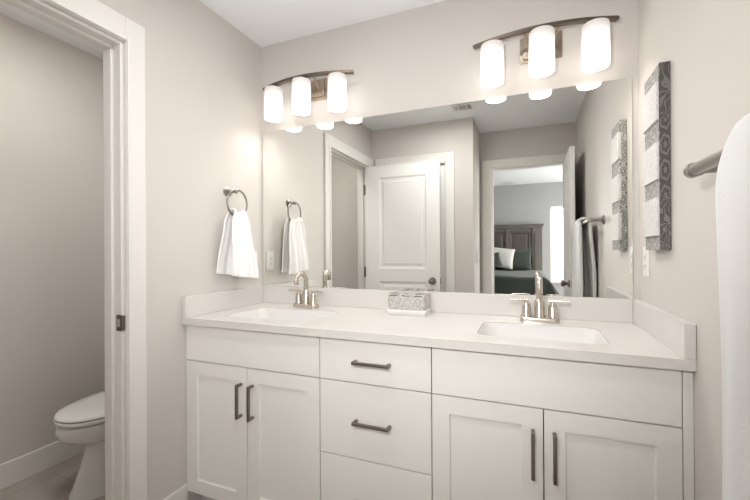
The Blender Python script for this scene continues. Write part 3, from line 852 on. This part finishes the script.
# ================================================================== TOILET
TX = -0.562
to = empty('toilet', (TX - 0.006, -0.02, 0), 'white elongated two-piece toilet with closed lid beyond the open doorway', 'toilet')
def egg(z, yf, yb, hw, n=40, sq=0.0):
    """outline in local coords: narrower rounded front (-y), fuller back"""
    pts = []
    yc = yb + (yf - yb) * 0.48
    for k in range(n):
        a = 2 * math.pi * k / n
        c, s = math.cos(a), math.sin(a)
        if s < 0: y = yc + (yc - yf) * s
        else: y = yc + (yb - yc) * (abs(s) ** 0.8)
        x = hw * (abs(c) ** (0.9 if s < 0 else 0.75)) * (1 if c > 0 else -1)
        pts.append((x, y * 0.945, z * 0.955))
    return pts
rg = [egg(0.0, -0.735, -0.10, 0.130), egg(0.02, -0.732, -0.10, 0.128), egg(0.05, -0.715, -0.10, 0.118), egg(0.15, -0.680, -0.10, 0.108), egg(0.235, -0.655, -0.08, 0.112),
      egg(0.265, -0.668, -0.07, 0.128), egg(0.285, -0.705, -0.06, 0.150), egg(0.300, -0.745, -0.05, 0.166), egg(0.325, -0.775, -0.04, 0.178), egg(0.36, -0.785, -0.03, 0.185), egg(0.388, -0.782, -0.03, 0.186), egg(0.394, -0.774, -0.035, 0.180)]
obj('bowl', loft(bmesh.new(), rg), M['ceramic'], to, True)
obj('seat_gap', loft(bmesh.new(), [egg(0.3945, -0.772, -0.20, 0.176), egg(0.400, -0.772, -0.20, 0.176)]), M['gap_shade'], to, True)  # dark layer painting the shaded gap between bowl and seat
obj('seat', loft(bmesh.new(), [egg(0.4005, -0.784, -0.19, 0.184), egg(0.406, -0.788, -0.19, 0.187), egg(0.415, -0.788, -0.19, 0.187), egg(0.420, -0.782, -0.19, 0.183)]), M['ceramic'], to, True)
obj('lid_gap', loft(bmesh.new(), [egg(0.4203, -0.778, -0.20, 0.178), egg(0.4245, -0.778, -0.20, 0.178)]), M['gap_shade'], to, True)  # dark layer painting the shaded gap below the lid
obj('lid', loft(bmesh.new(), [egg(0.4248, -0.784, -0.185, 0.184), egg(0.430, -0.787, -0.185, 0.186), egg(0.438, -0.782, -0.185, 0.183), egg(0.445, -0.755, -0.195, 0.168), egg(0.449, -0.66, -0.23, 0.12), egg(0.450, -0.55, -0.30, 0.06)]), M['ceramic'], to, True)
obj('tank', loft(bmesh.new(), [rrect(0, -0.100, 0.36, 0.165, 0.03, 0.378), rrect(0, -0.102, 0.40, 0.185, 0.035, 0.46), rrect(0, -0.105, 0.42, 0.195, 0.035, 0.735)]), M['ceramic'], to, True)
obj('tank_lid', loft(bmesh.new(), [rrect(0, -0.105, 0.435, 0.205, 0.035, 0.7355), rrect(0, -0.105, 0.44, 0.208, 0.035, 0.742), rrect(0, -0.105, 0.44, 0.208, 0.035, 0.762), rrect(0, -0.105, 0.42, 0.19, 0.03, 0.770)]), M['ceramic'], to, True)
bm = lathe(bmesh.new(), [(0, 0), (0.014, 0), (0.014, 0.012), (0, 0.014)], 18, axis_m((-0.15, -0.2025, 0.68), (0, -1, 0)))
tube(bm, [(-0.15, -0.219, 0.68), (-0.11, -0.222, 0.676), (-0.075, -0.222, 0.668)], 0.005, 10)
obj('flush_lever', bm, M['nickel'], to, True)

# ================================================================== BEDROOM (seen in the mirror)
hx0, hx1, hy = -0.36, 1.735, YB + 0.115
hb = empty('bed', (0.69, -4.7, 0), 'wide bed with grey panelled headboard and dark green comforter, seen in the mirror', 'bed')
def bpart(name, bm, m, smooth=False, parent=None):
    o = obj(name, bm, m, parent or hb, smooth); 
    if not parent: o.location = (-0.69, 4.7, 0)
    return o
bm = bmesh.new()
for a in ((hx1 - 0.20, hx1 - 0.03), (hx0 + 0.03, hx0 + 0.20)): box(bm, a[0], a[1], hy - 0.09, hy, 0, 1.60, 0.006)
for a in ((hx1 - 0.155, hx1 - 0.075), (hx0 + 0.075, hx0 + 0.155)): box(bm, a[0], a[1], hy - 0.005, hy + 0.014, 0.2, 1.52, 0.004)
box(bm, hx0 + 0.2, hx1 - 0.2, hy - 0.07, hy - 0.02, 0.3, 1.60, 0.004)
bpart('headboard', bm, M['headboard'])
bm = bmesh.new()
box(bm, hx0 - 0.0, hx1 + 0.0, hy - 0.10, hy + 0.035, 1.640, 1.672, 0.006); box(bm, hx0 + 0.02, hx1 - 0.02, hy - 0.095, hy + 0.02, 1.601, 1.640, 0.005)
bpart('crown_rail', bm, M['headboard'])
n = 4; pw = (hx1 - hx0 - 0.40) / n
for k in range(n):
    xa = hx0 + 0.20 + k * pw + 0.030; xb = xa + pw - 0.060
    w_, h_ = xb - xa, 0.93
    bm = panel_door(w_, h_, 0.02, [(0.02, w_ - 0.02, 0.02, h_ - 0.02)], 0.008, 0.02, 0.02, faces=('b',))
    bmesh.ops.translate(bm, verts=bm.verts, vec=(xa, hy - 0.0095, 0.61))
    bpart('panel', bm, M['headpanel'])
bm = bmesh.new()
for k in range(n - 1):
    x = hx0 + 0.20 + (k + 1) * pw; box(bm, x - 0.029, x + 0.029, hy - 0.0195, hy + 0.006, 0.5, 1.599, 0.004)
bpart('stile', bm, M['headboard'])
bm = bmesh.new()
box(bm, -0.30, 1.66, -5.60, -3.86, 0.16, 0.44, 0.02)
bpart('bed_frame', bm, M['bedrail'])
for x in (-0.24, 1.60):
    for y in (-5.54, -3.93): bpart('leg', B(x - 0.04, x + 0.04, y - 0.04, y + 0.04, 0, 0.159, 0.006), M['bedrail'])
bpart('mattress', B(-0.30, 1.66, -5.60, -3.86, 0.4405, 0.80, 0.04, 3), M['whitepillow'], True)
# comforter: rounded drape over mattress with a flared corner
def comf(u, v):
    # u across x, v along y (head to foot), both with overhang
    X0_, X1_, Y0_, Y1_ = -0.33, 1.69, -5.45, -3.82
    drop = 0.30
    Lx = (X1_ - X0_) + 2 * drop; Ly = (Y1_ - Y0_) + drop
    sx = u * Lx - drop; sy = v * Ly
    dx = max(0, -sx) - max(0, sx - (X1_ - X0_)); over_x = max(0, -sx, sx - (X1_ - X0_))
    over_y = max(0, sy - (Y1_ - Y0_))
    x = X0_ + min(max(sx, 0), X1_ - X0_); y = Y0_ + min(sy, Y1_ - Y0_)
    d = math.hypot(over_x, over_y) if over_x and over_y else over_x + over_y
    d = min(d, drop)
    r = 0.05
    z = 0.835 - d + 0.010 * math.sin(x * 7 + y * 3) * (1 if d == 0 else 0.3)
    out = 0.02 + 0.10 * d + 0.015 * math.sin((x + y) * 14) * d / drop
    if d > 0:
        if over_x: x += (1 if sx > 0 else -1) * out * over_x / max(d, 1e-6) * (1.4 if over_y else 1)
        if over_y: y += out * over_y / max(d, 1e-6)
        if over_x and over_y: x += (1 if sx > 0 else -1) * 0.12 * d / drop; y += 0.06 * d / drop
    return (x, y, z)
bm = grid_mesh(comf, 60, 48)
cf = bpart('comforter', bm, M['comforter'], 'all')
s_ = cf.modifiers.new('thick', 'SOLIDIFY'); s_.thickness = 0.03; s_.offset = -1
s_ = cf.modifiers.new('sub', 'SUBSURF'); s_.levels = 1; s_.render_levels = 1

def pillow(name, w, h, t, loc, rot, m, label):
    n = 26
    bm = bmesh.new()
    def P(i, j, s):
        u, v = 2 * i / n - 1, 2 * j / n - 1
        th = t / 2 * (max(0, 1 - abs(u) ** 3.0) * max(0, 1 - abs(v) ** 3.0)) ** 0.55
        pin = 1 - 0.06 * (1 - abs(v) ** 2) * abs(u) ** 2
        pin2 = 1 - 0.06 * (1 - abs(u) ** 2) * abs(v) ** 2
        return (u * w / 2 * pin, s * th, v * h / 2 * pin2)
    a = [[bm.verts.new(P(i, j, -1)) for j in range(n + 1)] for i in range(n + 1)]
    b = [[a[i][j] if i in (0, n) or j in (0, n) else bm.verts.new(P(i, j, 1)) for j in range(n + 1)] for i in range(n + 1)]
    for i in range(n):
        for j in range(n):
            bm.faces.new((a[i][j], a[i + 1][j], a[i + 1][j + 1], a[i][j + 1]))
            bm.faces.new((b[i][j], b[i][j + 1], b[i + 1][j + 1], b[i + 1][j]))
    o = obj(name, bm, m, None, 'all')
    o.location = loc; o.rotation_euler = [math.radians(x) for x in rot]
    tag(o, label, 'pillow', 'bed pillows')
    return o
pillow('pillow', 0.62, 0.40, 0.15, (1.22, -5.44, 1.015), (-14, 0, 0), M['greenpillow'], 'dark green pillow leaning on the headboard behind the cream pillow')
pillow('pillow', 0.50, 0.38, 0.15, (0.99, -5.24, 1.065), (-14, 8, 0), M['whitepillow'], 'large cream pillow standing in the middle of the bed')
pillow('pillow', 0.36, 0.25, 0.13, (0.86, -5.04, 1.010), (-16, -14, 0), M['greenpillow'], 'small dark green pillow in front of the cream pillow')
